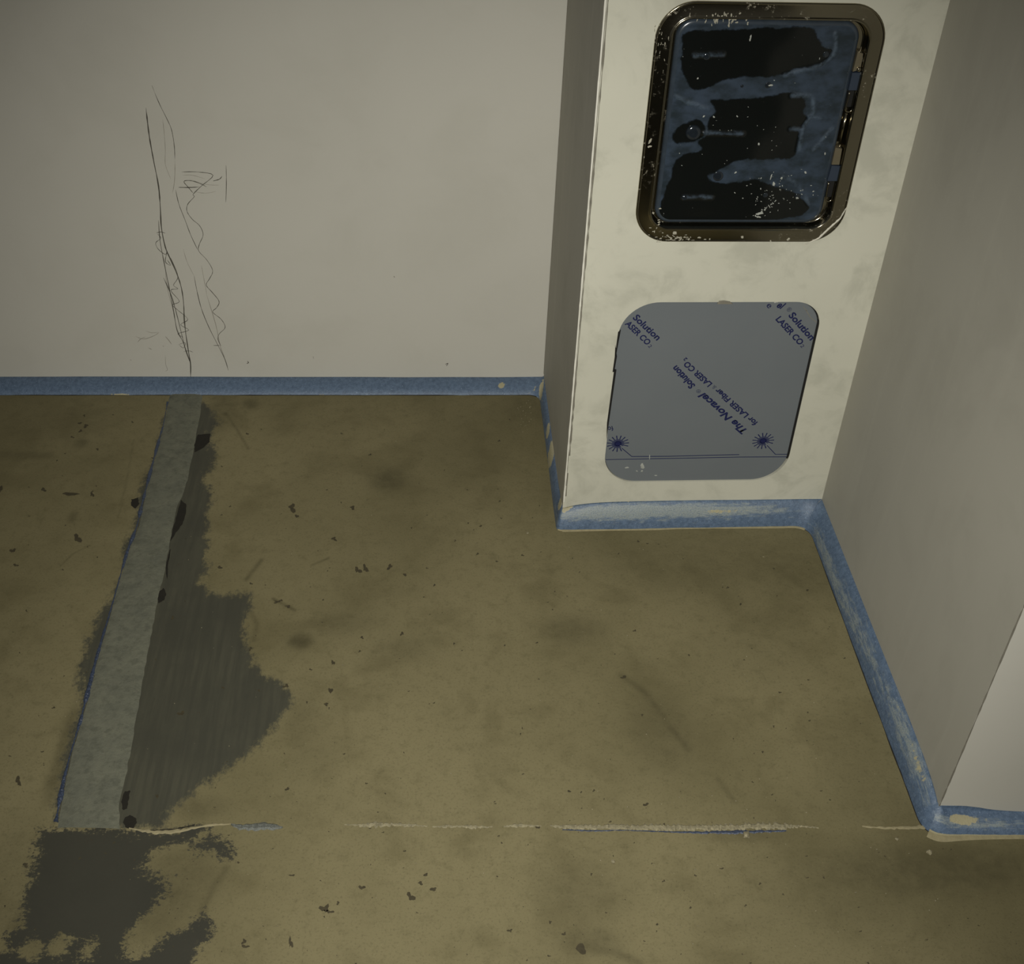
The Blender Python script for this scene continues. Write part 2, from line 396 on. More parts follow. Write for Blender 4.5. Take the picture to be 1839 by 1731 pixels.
# ------------------------------------------------------------------ pencil lines on the back wall
def pen(path, width, mat, name='pencil_line', dens=4):
    pts = [wl(0, 200 + x / 3.093, 140 + y / 3.093) for x, y in path]
    # smooth the drawn curve
    sm_ = []
    n = len(pts)
    for k in range(n - 1):
        p0, p1, p2, p3 = pts[max(0, k - 1)], pts[k], pts[k + 1], pts[min(n - 1, k + 2)]
        for j in range(dens):
            t = j / dens
            sm_.append(tuple(.5 * (2 * p1[c] + (p2[c] - p0[c]) * t + (2 * p0[c] - 5 * p1[c] + 4 * p2[c] - p3[c]) * t * t
                                   + (3 * p1[c] - p0[c] - 3 * p2[c] + p3[c]) * t ** 3) for c in (0, 1)))
    sm_.append(pts[-1])
    vs, fs = [], []
    for k, p_ in enumerate(sm_):
        q0 = sm_[max(0, k - 1)]; q1 = sm_[min(len(sm_) - 1, k + 1)]
        L = math.dist(q0, q1) or 1; nn = (-(q1[1] - q0[1]) / L, (q1[0] - q0[0]) / L)
        end = min(1, .3 + min(k, len(sm_) - 1 - k) * .4)
        wd = width * .60 * random.uniform(.6, 1.35) * end
        for s_ in (1, -1): vs.append(wp(0, p_[0] + nn[0] * wd * s_, p_[1] + nn[1] * wd * s_, .00025))
        if k: a = 2 * k; fs.append((a - 2, a - 1, a + 1, a))
    return mesh(name, vs, fs, mat, wb)
D_, T_ = M_pencil, M_faint
for path, wd, m_ in (
    ([(192,165),(205,280),(215,350),(235,460),(262,600),(272,720),(278,830),(300,940),(330,1010),(365,1090),(390,1170),(402,1260),(405,1340),(415,1430),(430,1530),(440,1590),(440,1665)], .0017, D_),
    ([(262,790),(270,900),(290,1010),(320,1160),(345,1290),(365,1400),(400,1470),(440,1585)], .0012, D_),
    ([(290,1110),(330,1200),(360,1300),(385,1400),(415,1520),(440,1585)], .0012, D_),
    ([(240,80),(270,150),(310,230),(335,290),(350,380),(353,450)], .0009, D_),
    ([(225,40),(240,80)], .0008, T_), ([(353,450),(352,560),(340,640)], .0007, T_),
    ([(357,620),(375,700),(410,790),(440,870),(480,955)], .0009, D_),
    ([(390,522),(480,522),(565,540),(500,600),(455,645),(460,660),(425,700),(420,740),(450,785),(490,820),(510,870),(490,920),(485,960),(530,1010),(563,1070),(545,1115),(527,1150),(560,1190),(598,1240),(585,1275),(563,1300),(610,1340),(632,1385),(600,1420),(592,1450),(610,1490)], .0009, D_),
    ([(455,640),(430,610),(403,575),(440,570),(490,585),(530,605)], .0010, D_),
    ([(372,607),(430,608),(490,605)], .0013, D_), ([(395,540),(450,540),(520,560)], .0006, T_), ([(430,560),(520,590),(600,595)], .0006, T_),
    ([(460,630),(520,640),(580,630)], .0006, T_),
    ([(637,485),(639,580),(636,690)], .0010, D_), ([(565,572),(600,562),(615,545)], .0013, D_),
    ([(400,950),(420,1020),(460,1100)], .0006, T_),
    ([(460,1100),(475,1180),(500,1280),(540,1380),(590,1480),(630,1560),(650,1625)], .0010, D_),
    ([(500,1040),(515,1120),(530,1200)], .0006, T_), ([(525,1190),(580,1370),(605,1490),(630,1550)], .0008, T_),
    ([(250,860),(275,855),(300,862)], .0009, D_), ([(255,865),(275,890),(247,915),(260,950),(300,980),(310,960),(300,1020),(330,1040),(310,1010)], .0009, D_),
    ([(330,1000),(370,1100),(345,1150),(370,1170),(330,1180),(378,1240),(340,1260),(370,1290),(425,1340),(385,1370),(430,1400),(370,1420),(400,1440)], .0009, D_),
    ([(375,1480),(410,1470),(400,1500),(375,1480)], .0007, D_), ([(400,1520),(430,1515),(455,1524)], .0008, D_), ([(565,1485),(605,1485)], .0010, D_),
    ([(285,230),(293,300),(300,400),(300,480),(330,560)], .0006, T_), ([(300,1060),(310,1160),(345,1300)], .0008, T_),
    ([(135,1435),(180,1450),(240,1430),(265,1412)], .0008, T_), ([(190,1405),(225,1415),(262,1412)], .0006, T_), ([(145,1468),(165,1448),(190,1440)], .0008, T_),
    ([(300,1435),(320,1458),(335,1480)], .0010, T_), ([(205,1498),(225,1508)], .0013, T_), ([(300,1540),(302,1590),(312,1620),(300,1628)], .0006, T_),
    ([(285,1488),(292,1492)], .0012, T_), ([(755,1572),(762,1580),(752,1586)], .0014, D_), ([(104,1564),(112,1568)], .0010, T_),
    ([(1855,1590),(1870,1585),(1860,1600)], .0014, D_), ([(1568,1100),(1574,1108)], .0016, T_), ([(1120,1545),(1124,1560)], .0007, T_)):
    pen(path, wd, m_)

# ------------------------------------------------------------------ blue coving at the foot of the walls
HH = [.0199, .0237, .0503, .0474, .0179]; RR = [.0401, .0113, .0231, .0228, .0305]
NAMES = ['baseboard_back', 'baseboard_side', 'baseboard_pillar', 'baseboard_right', 'baseboard_corner']
LAB = ['smooth blue cove strip along the back wall', 'narrow blue cove strip beside the pillar', 'scuffed blue cove strip under the two panels',
       'long scuffed blue cove strip along the right wall', 'blue cove strip with a tan edge at lower right']
T = [(P[i + 1] - P[i]) / np.linalg.norm(P[i + 1] - P[i]) for i in range(5)]
N = [np.array([t[1], -t[0]]) for t in T]
def corner(i, r0, r1):      # meeting point of the offset lines at plan point i (1..4)
    A = np.array([N[i - 1], N[i]]); bb = np.array([N[i - 1] @ P[i] + r0, N[i] @ P[i] + r1]); return np.linalg.solve(A, bb)
def bez(a, b, c, t): return (1 - t) ** 2 * a + 2 * t * (1 - t) * b + t * t * c
RHO_B = [0, .026, .012, .034, .034]; RHO_T = [0, .020, .004, .036, .008]
NV = 14
def cove_path(fac, rho, i):
    """points from the middle of corner i to the middle of corner i+1 at offset fac*r"""
    def cp(j):
        return corner(j, RR[j - 1] * fac, RR[j] * fac)
    a = P[0] + N[0] * RR[0] * fac if i == 0 else cp(i)
    b = P[5] + N[4] * RR[4] * fac if i == 4 else cp(i + 1)
    pts = []; rs = 0 if i == 0 else rho[i]; re = 0 if i == 4 else rho[i + 1]
    s0 = a + T[i] * rs; s1 = b - T[i] * re
    if rs:
        for k in range(6): pts.append(bez(a - T[i - 1] * rs, a, s0, .5 + .5 * k / 6))
    n = 260 if i == 0 else 110
    for k in range(n + 1): pts.append(s0 + (s1 - s0) * k / n)
    if re:
        for k in range(1, 7): pts.append(bez(s1, b, b + T[i + 1] * re, .5 * k / 6))
    return pts
def vnoise(x, seed, f):
    r = np.random.default_rng(seed).random(4096); k = np.floor(x * f).astype(int) % 4095; t = x * f - np.floor(x * f); t = t * t * (3 - 2 * t)
    return r[k] * (1 - t) + r[k + 1] * t
def smear(i, s, v):
    """where putty and rubbed dust lie on the coving: (scuff, tan)"""
    g = lambda s0, ds, v0, dv: np.exp(-((s - s0) / ds) ** 2 - ((v - v0) / dv) ** 2)
    sc = np.zeros_like(s) - .15; tn = np.zeros_like(s)
    if i == 0:
        sc += .18 * (vnoise(s, 1, 6) > .6); L = 2.4
        tn += 1.1 * g(L - .10, .010, .45, .2) + .62 * g(L - .04, .012, .9, .2) + .62 * g(L - .025, .006, .6, .2)
        tn += .62 * (v > .88) * vnoise(s, 3, 14) ** 2 * (vnoise(s, 4, 3) > .45) * 1.3
    if i == 1:
        tn += 1.2 * (g(.06, .014, .5, .5) + g(.21, .018, .4, .4) + g(.285, .03, .4, .7) + g(.455, .015, .1, .4)) + .5 * g(.09, .015, .6, .3)
        sc += .45 * (v > .6)
    if i == 2:
        sc += .72 * g(.10, .14, .40, .30) + .62 * g(.30, .12, .42, .22) + .22
        tn += 1.2 * g(-.002, .02, .0, .25) + .65 * g(.30, .10, .45, .10) + .25 * g(.02, .05, .45, .15)
        tn += .7 * g(.115, .006, .0, .07) + .7 * g(.335, .006, .0, .07)
    if i == 3:
        sc += .20 + .50 * g(.15, .16, .75, .25) + .5 * g(.58, .11, .35, .4) + .35 * g(.35, .12, .5, .3)
        tn += .62 * g(.62, .05, .30, .2) + .5 * g(.52, .05, .25, .1)
    if i == 4:
        sc += .55 * g(.04, .12, .45, .25) + .15
        tn += 1.2 * g(.035, .022, .35, .2) + .35 * g(.08, .03, .3, .2)
        tn += 1.1 * (v > .90) * (vnoise(s, 9, 10) > .05)
    return sc, tn
for i in range(5):
    wallp = cove_path(0, [0] * 5, i); 
    top = cove_path(0.02, RHO_T, i); bot = cove_path(1, RHO_B, i)
    # the wall path needs the same number of points
    nn = len(bot)
    def resample(pp, n):
        pp = np.array(pp); d = np.r_[0, np.cumsum(np.hypot(*np.diff(pp, axis=0).T))]; q = np.linspace(0, d[-1], n)
        return np.stack([np.interp(q, d, pp[:, 0]), np.interp(q, d, pp[:, 1])], 1)
    wallp = resample(wallp, nn); top = np.array(top); bot = np.array(bot)
    s = np.array([(q - P[i]) @ T[i] for q in bot]); L = float(np.linalg.norm(P[i + 1] - P[i]))
    # the height runs over smoothly from one stretch to the next
    f = np.clip(s / L, 0, 1); h = np.full(nn, HH[i])
    if i > 0: h += (HH[i - 1] * .5 + HH[i] * .5 - HH[i]) * np.exp(-(np.maximum(s, 0) / .035))
    if i < 4: h += (HH[i + 1] * .5 + HH[i] * .5 - HH[i]) * np.exp(-(np.maximum(L - s, 0) / .035))
    h += .0012 * (vnoise(s + 7 * i, 5, 9) - .5)
    wob = .0010 * (vnoise(s + 3 * i, 11, 22) - .5) + .0006 * (vnoise(s, 12, 60) - .5)
    rows = [np.c_[wallp, h * 1.0]]; vv = [0.]
    for k in range(NV + 1):
        t = k / NV; th = t * math.pi / 2
        a = .55 * math.sin(th) + .45 * t; b = .55 * math.cos(th) + .45 * (1 - t)
        xy = top + (bot - top) * a; out = (bot - top); ll = np.hypot(*out.T)[:, None] + 1e-9
        xy = xy + out / ll * (wob * math.sin(th))[:, None]
        rows.append(np.c_[xy, h * b + .0003 * (k < NV)]); vv.append(t)
    G = np.stack(rows, 0); nr = G.shape[0]
    vid = np.arange(nr * nn).reshape(nr, nn)
    fq = np.stack([vid[:-1, :-1], vid[1:, :-1], vid[1:, 1:], vid[:-1, 1:]], -1).reshape(-1, 4)
    o = mesh(NAMES[i], G.reshape(-1, 3), [tuple(map(int, q)) for q in fq], M_blue, None, True)
    struct(o, LAB[i])
    sv = np.tile(s, nr); vvv = np.repeat(np.array(vv), nn)
    a_, b_ = smear(i, sv, vvv); set_attr(o, 'scuff', a_); set_attr(o, 'tan', b_)
    uv = o.data.uv_layers.new(name='uv'); li = np.zeros(len(o.data.loops), np.int32); o.data.loops.foreach_get('vertex_index', li)
    uvs = np.stack([sv[li], vvv[li]], 1); uv.data.foreach_set('uv', uvs.ravel().astype(np.float32))
    # thin dark ribbon painted as the contact shade between coving and floor
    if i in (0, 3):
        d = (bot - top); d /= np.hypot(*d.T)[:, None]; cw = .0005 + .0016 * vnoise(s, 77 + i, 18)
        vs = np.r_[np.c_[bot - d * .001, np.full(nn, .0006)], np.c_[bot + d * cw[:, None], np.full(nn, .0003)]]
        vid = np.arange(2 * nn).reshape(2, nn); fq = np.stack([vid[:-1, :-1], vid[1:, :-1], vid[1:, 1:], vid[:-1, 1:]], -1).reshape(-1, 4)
        mesh('contact_shade', vs, [tuple(map(int, q)) for q in fq], M_hole_shade, o)
    # feathered putty lip where the coving meets the floor
    if i in (2, 4):
        wd = (np.maximum(0, .0052 * (vnoise(s, 21, 12) - .35)) + .0012) if i == 2 else (.0045 + .003 * (vnoise(s, 22, 14) - .4) + .006 * np.exp(-np.maximum(s, 0) / .04))
        d = (bot - top); d /= np.hypot(*d.T)[:, None]
        lo_ = bot + d * wd[:, None]; vs = np.r_[np.c_[bot - d * .002, np.full(nn, .0022)], np.c_[bot + d * wd[:, None] * .6, np.full(nn, .0016)], np.c_[lo_, np.full(nn, .0001)]]
        vid = np.arange(3 * nn).reshape(3, nn)
        fq = np.stack([vid[:-1, :-1], vid[1:, :-1], vid[1:, 1:], vid[:-1, 1:]], -1).reshape(-1, 4)
        mesh('putty_lip', vs, [tuple(map(int, q)) for q in fq], M_putty, o, True)

# ------------------------------------------------------------------ mortar strip across the floor with its blue bead
le = [(305,709),(298.5,742),(287,790),(276,833),(261,888),(250,944),(232,986),(215,1042),(202,1091),(188,1140),(177,1179),(163,1234),(149,1290),(134,1338),(120,1394),(113,1435),(106,1466),(103,1487)]
re_ = [(364,709),(360,737),(354,771),(346,820),(334,872),(318,912),(305,970),(297,1019),(284,1074),(271,1140),(257,1217),(247,1279),(236,1338),(226,1397),(215,1442),(214,1470),(216,1489)]
def resamp(pp, n):
    pp = np.array(pp); d = np.r_[0, np.cumsum(np.hypot(*np.diff(pp, axis=0).T))]; q = np.linspace(0, d[-1], n)
    return np.stack([np.interp(q, d, pp[:, 0]), np.interp(q, d, pp[:, 1])], 1)
Lp = resamp([fl(*q) for q in le], 260); Rp = resamp([fl(*q) for q in re_], 260)
k_ = np.arange(260) / 260.
Lp[:, 0] += .0016 * (vnoise(k_, 31, 60) - .5); Rp[:, 0] += .0022 * (vnoise(k_, 32, 80) - .5)
rows = []
for j in range(13):
    t = j / 12; z = .0022 * (1 - abs(2 * t - 1) ** 6) + .0007 * (vnoise(k_ + j * .37, 40 + j, 40) - .5) * (0 < j < 12)
    rows.append(np.c_[Lp + (Rp - Lp) * t, np.maximum(z, .0 if j in (0, 12) else .0005)])
G = np.stack(rows, 0); vid = np.arange(13 * 260).reshape(13, 260)
fq = np.stack([vid[:-1, :-1], vid[:-1, 1:], vid[1:, 1:], vid[1:, :-1]], -1).reshape(-1, 4)[:, ::-1]
stripo = mesh('trim_4', G.reshape(-1, 3), [tuple(map(int, q)) for q in fq], M_mortar, None, True)
struct(stripo, 'grey mortar strip filling a trench across the floor')
# irregular blue resin bead along its left side
bl = []
nb = 420
cpth = resamp([fl(*q) for q in [(301,722),(293,765),(282,803),(271,845),(257,898),(246,945),(228,992),(213,1045),(199,1095),(184,1145),(173,1183),(159,1238),(145,1293),(130,1342),(115,1398),(107,1440),(100,1478)]], nb)
kk = np.arange(nb) / nb
wdt = .0010 + .0050 * np.maximum(0, vnoise(kk, 51, 44) - .35) + .002 * np.maximum(0, vnoise(kk, 52, 7) - .5); wdt[kk < .1] *= .5
vs, fs = [], []
for k in range(nb):
    for j in range(5):
        a = math.pi * j / 4
        vs.append((cpth[k, 0] + wdt[k] * math.cos(a) + random.uniform(-.0006, .0006), cpth[k, 1], .0004 + wdt[k] * .55 * math.sin(a) * random.uniform(.6, 1.4)))
    if k: fs += [(5 * (k - 1) + j, 5 * (k - 1) + j + 1, 5 * k + j + 1, 5 * k + j) for j in range(4)]
mesh('blue_resin_bead', vs, [f[::-1] for f in fs], M_bead, stripo)

# ------------------------------------------------------------------ saw-cut joint across the floor
def ribbon(name, pts, mat, parent, h=.0008, jit=.35, seg=.004):
    """pts: (px, py, half width in px)"""
    c = np.array([fl(x, y) for x, y, _ in pts]); wv = np.array([r * .00088 for *_, r in pts])
    d = np.r_[0, np.cumsum(np.hypot(*np.diff(c, axis=0).T))]; n = max(4, int(d[-1] / seg)); q = np.linspace(0, d[-1], n)
    X = np.interp(q, d, c[:, 0]); Y = np.interp(q, d, c[:, 1]); Wd = np.interp(q, d, wv)
    vs, fs = [], []
    for k in range(n):
        a = Wd[k] * (1 + random.uniform(-jit, jit)); b = Wd[k] * (1 + random.uniform(-jit, jit)); m_ = random.uniform(.5, 1.2) * h
        vs += [(X[k], Y[k] + a, .0001), (X[k], Y[k] + a * .5, m_), (X[k], Y[k] - b * .5, m_), (X[k], Y[k] - b, .0001)]
        if k: fs += [(4 * (k - 1) + j, 4 * k + j, 4 * k + j + 1, 4 * (k - 1) + j + 1) for j in range(3)]
    return mesh(name, vs, [f[::-1] for f in fs], mat, parent)
ribbon('joint_filler', [(618,1481,.6),(650,1482,2.5),(672,1481,4.5),(700,1481,3.5),(742,1482,2.2),(768,1484,.8)], M_cream, floor, .0016, .8, .0022)
ribbon('joint_filler', [(776,1485,1),(800,1484,2.2),(830,1484,1.2),(850,1485,3.4),(885,1485,.7)], M_cream, floor, .0016, .8, .0022)
ribbon('joint_filler', [(905,1484,.8),(930,1482,3.0),(962,1483,1.4),(972,1484,.6)], M_cream, floor, .0016, .8, .0022)
ribbon('joint_filler', [(988,1483,1.2),(1010,1485,3.5),(1060,1485,4.5),(1140,1486,5.2),(1200,1486,5.5),(1300,1486,5.8),(1360,1484,7),(1410,1484,6),(1414,1484,4),(1440,1484,1.5),(1470,1487,.8)], M_cream, floor, .0018, .6, .0022)
ribbon('joint_filler', [(1548,1484,1.2),(1590,1487,2),(1640,1486,3),(1662,1486,4)], M_putty, floor, .0016, .6)
ribbon('joint_filler', [(232,1487,1.2),(258,1492,2.6),(290,1495,4),(325,1492,3.5),(345,1487,2.4),(380,1481,2.2),(418,1480,1)], M_putty, floor, .001, .5)
ribbon('open_joint', [(1010,1490,.8),(1060,1492,1.5),(1120,1491,.7),(1200,1494,1),(1270,1495,2.6),(1340,1494,3.4),(1365,1493,2.4),(1412,1492,1.6)], M_bead, floor, .0012, .5)
ribbon('resin_smear', [(415,1481,1),(430,1485,5),(455,1485,7),(485,1484,7),(502,1486,3.5),(508,1486,1)],
       simple('grey_blue_resin', lin(80, 82, 76), .45, 0, .8, 420, .7, .002), floor, .0022, .3)
ribbon('open_joint', [(240,1490,.8),(280,1492,1.4),(320,1488,1.2),(350,1481,1.2)], M_hole_shade, floor, .0004, .5)

# ------------------------------------------------------------------ holes, spots and specks on the floor
def spots(name, items, mat, z=.0003):
    """items: (px, py, rx, ry, ragged) -> one joined mesh of irregular flat marks"""
    vs, fs = [], []
    for x, y, rx, ry, rg in items:
        n = 14; ph = random.random() * 6; base = len(vs)
        c = fl(x, y); vs.append((c[0], c[1], z))
        for k in range(n):
            a = 2 * math.pi * k / n; r = 1 + rg * (.35 * math.sin(2 * a + ph) + .3 * math.sin(3 * a + 2 * ph) + random.uniform(-.28, .28))
            q = fl(x + rx * r * math.cos(a), y + ry * r * math.sin(a)); vs.append((q[0], q[1], z))
        fs += [(base, base + 1 + (k + 1) % n, base + 1 + k) for k in range(n)]
    o = mesh(name, vs, fs, mat, floor); o['kind'] = 'stuff'; return o
hs = [[(355,781),(378,779),(376,794),(363,806),(350,812),(349,800)],
      [(325,898),(334,905),(334,922),(327,942),(316,957),(306,972),(311,950),(317,925)],
      [(287,1062),(294,1056),(299,1066),(294,1078),(285,1084),(283,1075)],
      [(236,897),(248,894),(250,905),(243,913),(236,908)],
      [(224,1421),(234,1420),(231,1436),(228,1452),(221,1456),(218,1440)],
      [(224,1468),(234,1464),(244,1468),(246,1478),(240,1487),(228,1488),(220,1478)],
      [(297,1020),(302,1000),(306,985),(302,1018),(300,1040)]]
for hpoly in hs:
    c = np.mean([fl(*q) for q in hpoly], 0); ring = []
    pp = [fl(*q) for q in hpoly]
    for a, b in zip(pp, pp[1:] + pp[:1]):
        for k in range(4):
            q = a + (b - a) * k / 4; ring.append(q + rng.uniform(-.0008, .0008, 2))
    vs = [(c[0], c[1], .00045)] + [(q[0], q[1], .00045) for q in ring]; n = len(ring)
    f_ = [(0, 1 + k, 1 + (k + 1) % n) for k in range(n)]
    a2 = sum(ring[k][0] * ring[(k + 1) % n][1] - ring[(k + 1) % n][0] * ring[k][1] for k in range(n))
    if a2 < 0: f_ = [q[::-1] for q in f_]
    mesh('floor_hole', vs, f_, M_hole_shade, floor)
spots('stain_specks', [(143.5,760,3,2,1),(154,765,4,2.6,1),(145,774,3,2,1),(78,879,5,3,1),(126,887,12,3.5,.7),(0,878,4,6,1),(165,888,3,4,1),(139,967,7,6,1),(29,1015,4,2,1),
    (23,989,4,4,1),(524,912,7,6,1),(533,927,3,3,.6),(395,1019,4,2.5,.6),(649.5,1594,5,5,1),(778,1597,5,4,.7),(738,1611,6,7,1),(583,1631,7,7,1),(592,1637,6,3,1),(607,1622,3,3,1),
    (1044,1704,9,8,.6),(765,1571,3,3,1),(755,1586,5,3,1),(916,1671,4,3,1),(1013,1677,3,3,1),(988,1656,3,2,1),(643,1024,5,5,1),(656,1021,4,6,1),(600,968,5,3,1),(633,912,4,3,1),
    (598,1190,3,4,.7),(594,1240,4,5,.6),(586,1265,4,2.5,1),(700,1018,5,4,1),(727,1032,4,2,1),(722,1138,3,3,1),(516,1417,3.5,3,.8),(1120,1216,5,2.5,1),(428,1549,2,2,.4),
    (514,1232,5,3,1),(497,1081,6,2,1),(517,1089,5,2,1),(46,1554,5,4,.8),(33,1402,5,7,1),(1062,1570,2,2,1),(1022,1421,3,2,.6),(1160,1445,4,3,1),(282,1430,2,4,1),(525,1572,4,2,1),
    (522,1693,3,9,1),(438,1691,4,4,1),(441,1700,5,3,1),(450,1165,3,3,1),(325,1281,5,4,1),(965,1485,4,3.5,.6),(1193,1480,2,2,.6),(1330,1085,2,2,.4),(1450,1060,2,2,.4),
    (893,1574,1.5,1.5,.5),(1180,1660,2,2,.5),(1240,1630,2,2,.5),(1192,1582,2.5,2,1),(650,1145,3,2,1),(310,1110,3,3,1),(255,1075,2.5,2.5,1),(140,1425,5,3,1)], M_spot)
its = []
for _ in range(420):
    x = random.uniform(0, 1839); y = random.uniform(740, 1731)
    c = fl(x, y)
    if c[0] > .46 and c[1] > -1.16 or (c[0] > -.03 and c[1] > -.5) or c[1] > -.06 or c[1] < -1.4: continue
    r = random.choice((.7, .8, 1., 1.2, 1.6)); its.append((x, y, r * random.uniform(.8, 1.8), r, 1))
spots('fine_specks', its, M_spot)

# grit and crumbs lying on the floor
def crumb(bm, c, r, seed):
    rr = random.Random(seed); m_ = Matrix.Translation((c[0], c[1], r * .45)) @ Matrix.Rotation(rr.random() * 6, 4, 'Z')
    ret = bmesh.ops.create_icosphere(bm, subdivisions=1, radius=r, matrix=m_)
    for v in ret['verts']:
        v.co.x += rr.uniform(-.25, .25) * r; v.co.y += rr.uniform(-.25, .25) * r
        v.co.z = max(.0002, .0002 + (v.co.z) * rr.uniform(.55, .9))
bm = bmesh.new(); cnt = 0
while cnt < 230:
    u = random.random()
    if u < .55: x, y = random.uniform(1000, 1700), random.uniform(960, 1700)
    elif u < .8: x, y = random.uniform(0, 1000), random.uniform(730, 1731)
    else: x, y = random.gauss(955, 12), random.gauss(735, 20)
    c = fl(x, y)
    if (c[0] > .45 and c[1] > -1.19) or (c[0] > -.03 and c[1] > -.5) or c[1] > -.06: continue
    crumb(bm, c, random.choice((.0005, .0006, .0008, .0011)), cnt); cnt += 1
g = from_bm('floor_grit', bm, M_cream); g['kind'] = 'stuff'; thing(g, 'scattered fine pale grit on the tan concrete floor', 'grit')
for x, y, r, lab in ((1340, 1501, .0058, 'pale crumb of plaster at the pale joint line, largest on the floor'),
                     (1669, 1531, .0045, 'pale crumb in front of the coving corner at lower right'),
                     (1610, 1507, .0028, 'small crumb between the joint line end and the coving corner'),
                     (1101, 1548, .0028, 'lone small pale crumb in front of the middle of the joint line'),
                     (947, 958, .0026, 'small pale crumb left of the coving under the lower panel')):
    bm = bmesh.new(); crumb(bm, fl(x, y), r, int(x)); thing(from_bm('plaster_crumb', bm, M_cream), lab, 'crumb')

# ------------------------------------------------------------------ steel access panel
ap = bpy.data.objects.new('access_panel', None); COL.objects.link(ap)
thing(ap, 'upper steel access panel with rounded frame and blue film-covered door', 'access panel')
ap.location = wp(2, (UP[0] + UP[2]) / 2, UP[1], 0); ap.empty_display_size = .05
bpy.context.view_layer.update()
API = ap.matrix_world.inverted()
def pm(name, verts, faces, mat, parent, smooth=False):
    """mesh given in world points, stored relative to the panel"""
    base = ap
    m = bpy.data.meshes.new(name); m.from_pydata([tuple(API @ Vector(v)) for v in verts], [], faces); m.update()
    if smooth: m.shade_smooth()
    o = bpy.data.objects.new(name, m); COL.objects.link(o); m.materials.append(mat); o.parent = parent; return o
def loops_mesh(name, prof, rect, rad, mat, parent, fn=pm, n=12, cap=False, jit0=0, smooth=True):
    vs, fs = [], []; cnt_ = 0
    for ins, dep in prof:
        pts = rrect(rect[0] + ins, rect[1] + ins, rect[2] - ins, rect[3] - ins, max(.003, rad - ins), n)
        vs += [wp(2, a, b, dep) for a, b in pts]; cnt_ = len(pts)
    for k in range(len(prof) - 1):
        for j in range(cnt_):
            a = k * cnt_; b = a + cnt_; j2 = (j + 1) % cnt_
            fs.append((a + j, a + j2, b + j2, b + j))
    if cap: fs.append(tuple(range((len(prof) - 1) * cnt_, len(prof) * cnt_)))
    return fn(name, vs, fs, mat, parent, smooth)
FR = [(0, -.001), (0, .0018), (.0006, .0029), (.0016, .0033), (.0026, .0031), (.0032, .0028), (.0042, .0028), (.0194, .0028), (.0203, .0029), (.0212, .0041),
      (.0224, .0044), (.0236, .0040), (.0242, .0022), (.0256, -.0098), (.0266, -.0118), (.0280, -.0124), (.0300, -.0124), (.040, -.0124)]
fr = loops_mesh('frame', FR, UP, .055, M_steel, ap)
bk = rrect(UP[0] + .035, UP[1] + .035, UP[2] - .035, UP[3] - .035, .02)
pm('back_plate', [wp(2, a, b, -.0124) for a, b in bk], [tuple(range(len(bk)))], M_steel, ap)
# door: rounded pan with a fine grid face that carries the film patches
DR = (.1085, .6195, .3770, .9365); DRR = .026
def inside_r(u, v, r, rect):
    cu = min(max(u, rect[0] + r), rect[2] - r); cv = min(max(v, rect[1] + r), rect[3] - r)
    return math.hypot(u - cu, v - cv) <= r + 1e-9
ins = .006
FC = (DR[0] + ins, DR[1] + ins, DR[2] - ins, DR[3] - ins)
NU, NVv = 130, 150
vs = []; 
def squircle(a, b, rect, r):
    """map the unit square onto the rounded rectangle"""
    u = rect[0] + (rect[2] - rect[0]) * a; v = rect[1] + (rect[3] - rect[1]) * b
    cu = min(max(u, rect[0] + r), rect[2] - r); cv = min(max(v, rect[1] + r), rect[3] - r)
    dx, dy = (u - cu) / r, (v - cv) / r
    if dx and dy:
        return cu + r * dx * math.sqrt(1 - dy * dy / 2), cv + r * dy * math.sqrt(1 - dx * dx / 2)
    return u, v
uvp = []
for j in range(NVv + 1):
    for i in range(NU + 1):
        uvp.append(squircle(i / NU, j / NVv, FC, DRR - ins))
uvp = np.array(uvp)
def Z(pts): return [wl(2, 1120 + x / 3.678, 0 + y / 3.678) for x, y in pts]
clearA = [(395,300),(420,225),(700,205),(1180,190),(1280,240),(1325,330),(1380,345),(1330,430),(1250,460),(1130,460),(1050,500),(800,515),(640,545),(570,580),(470,598),(410,520),(380,420)]
clearB = [(585,670),(700,672),(850,660),(1000,640),(1060,620),(1150,640),(1212,690),(1185,745),(1225,800),(1180,855),(1110,862),(1165,890),(1150,980),(1125,1045),(1000,1062),(780,1062),
          (700,1090),(640,1130),(560,1170),(600,1215),(700,1222),(870,1200),(960,1230),(1080,1262),(1170,1320),(1235,1385),(1100,1450),(700,1475),(300,1475),(240,1400),(290,1250),
          (325,1150),(340,1080),(400,1035),(520,1000),(500,945),(560,900),(565,800),(612,740)]
clearC = [(330,900),(360,860),(430,820),(500,800),(540,850),(530,910),(440,945),(360,950)]
def smooth(pp, closed=True, m_=4):
    n = len(pp); out = []
    for k in range(n if closed else n - 1):
        g_ = lambda q: np.array(pp[q % n] if closed else pp[min(max(q, 0), n - 1)])
        p0, p1, p2, p3 = g_(k - 1), g_(k), g_(k + 1), g_(k + 2)
        for j in range(m_):
            t = j / m_; out.append(.5 * (2 * p1 + (p2 - p0) * t + (2 * p0 - 5 * p1 + 4 * p2 - p3) * t * t + (3 * p1 - p0 - 3 * p2 + p3) * t ** 3))
    if not closed: out.append(np.array(pp[-1]))
    return out
_Z = Z
def Z(pts, closed=True): return smooth(_Z(pts), closed)
cl = np.minimum(np.minimum(sdist(uvp, Z(clearA)), sdist(uvp, Z(clearB))), sdist(uvp, Z(clearC)))
stk = np.full(len(uvp), 1.)
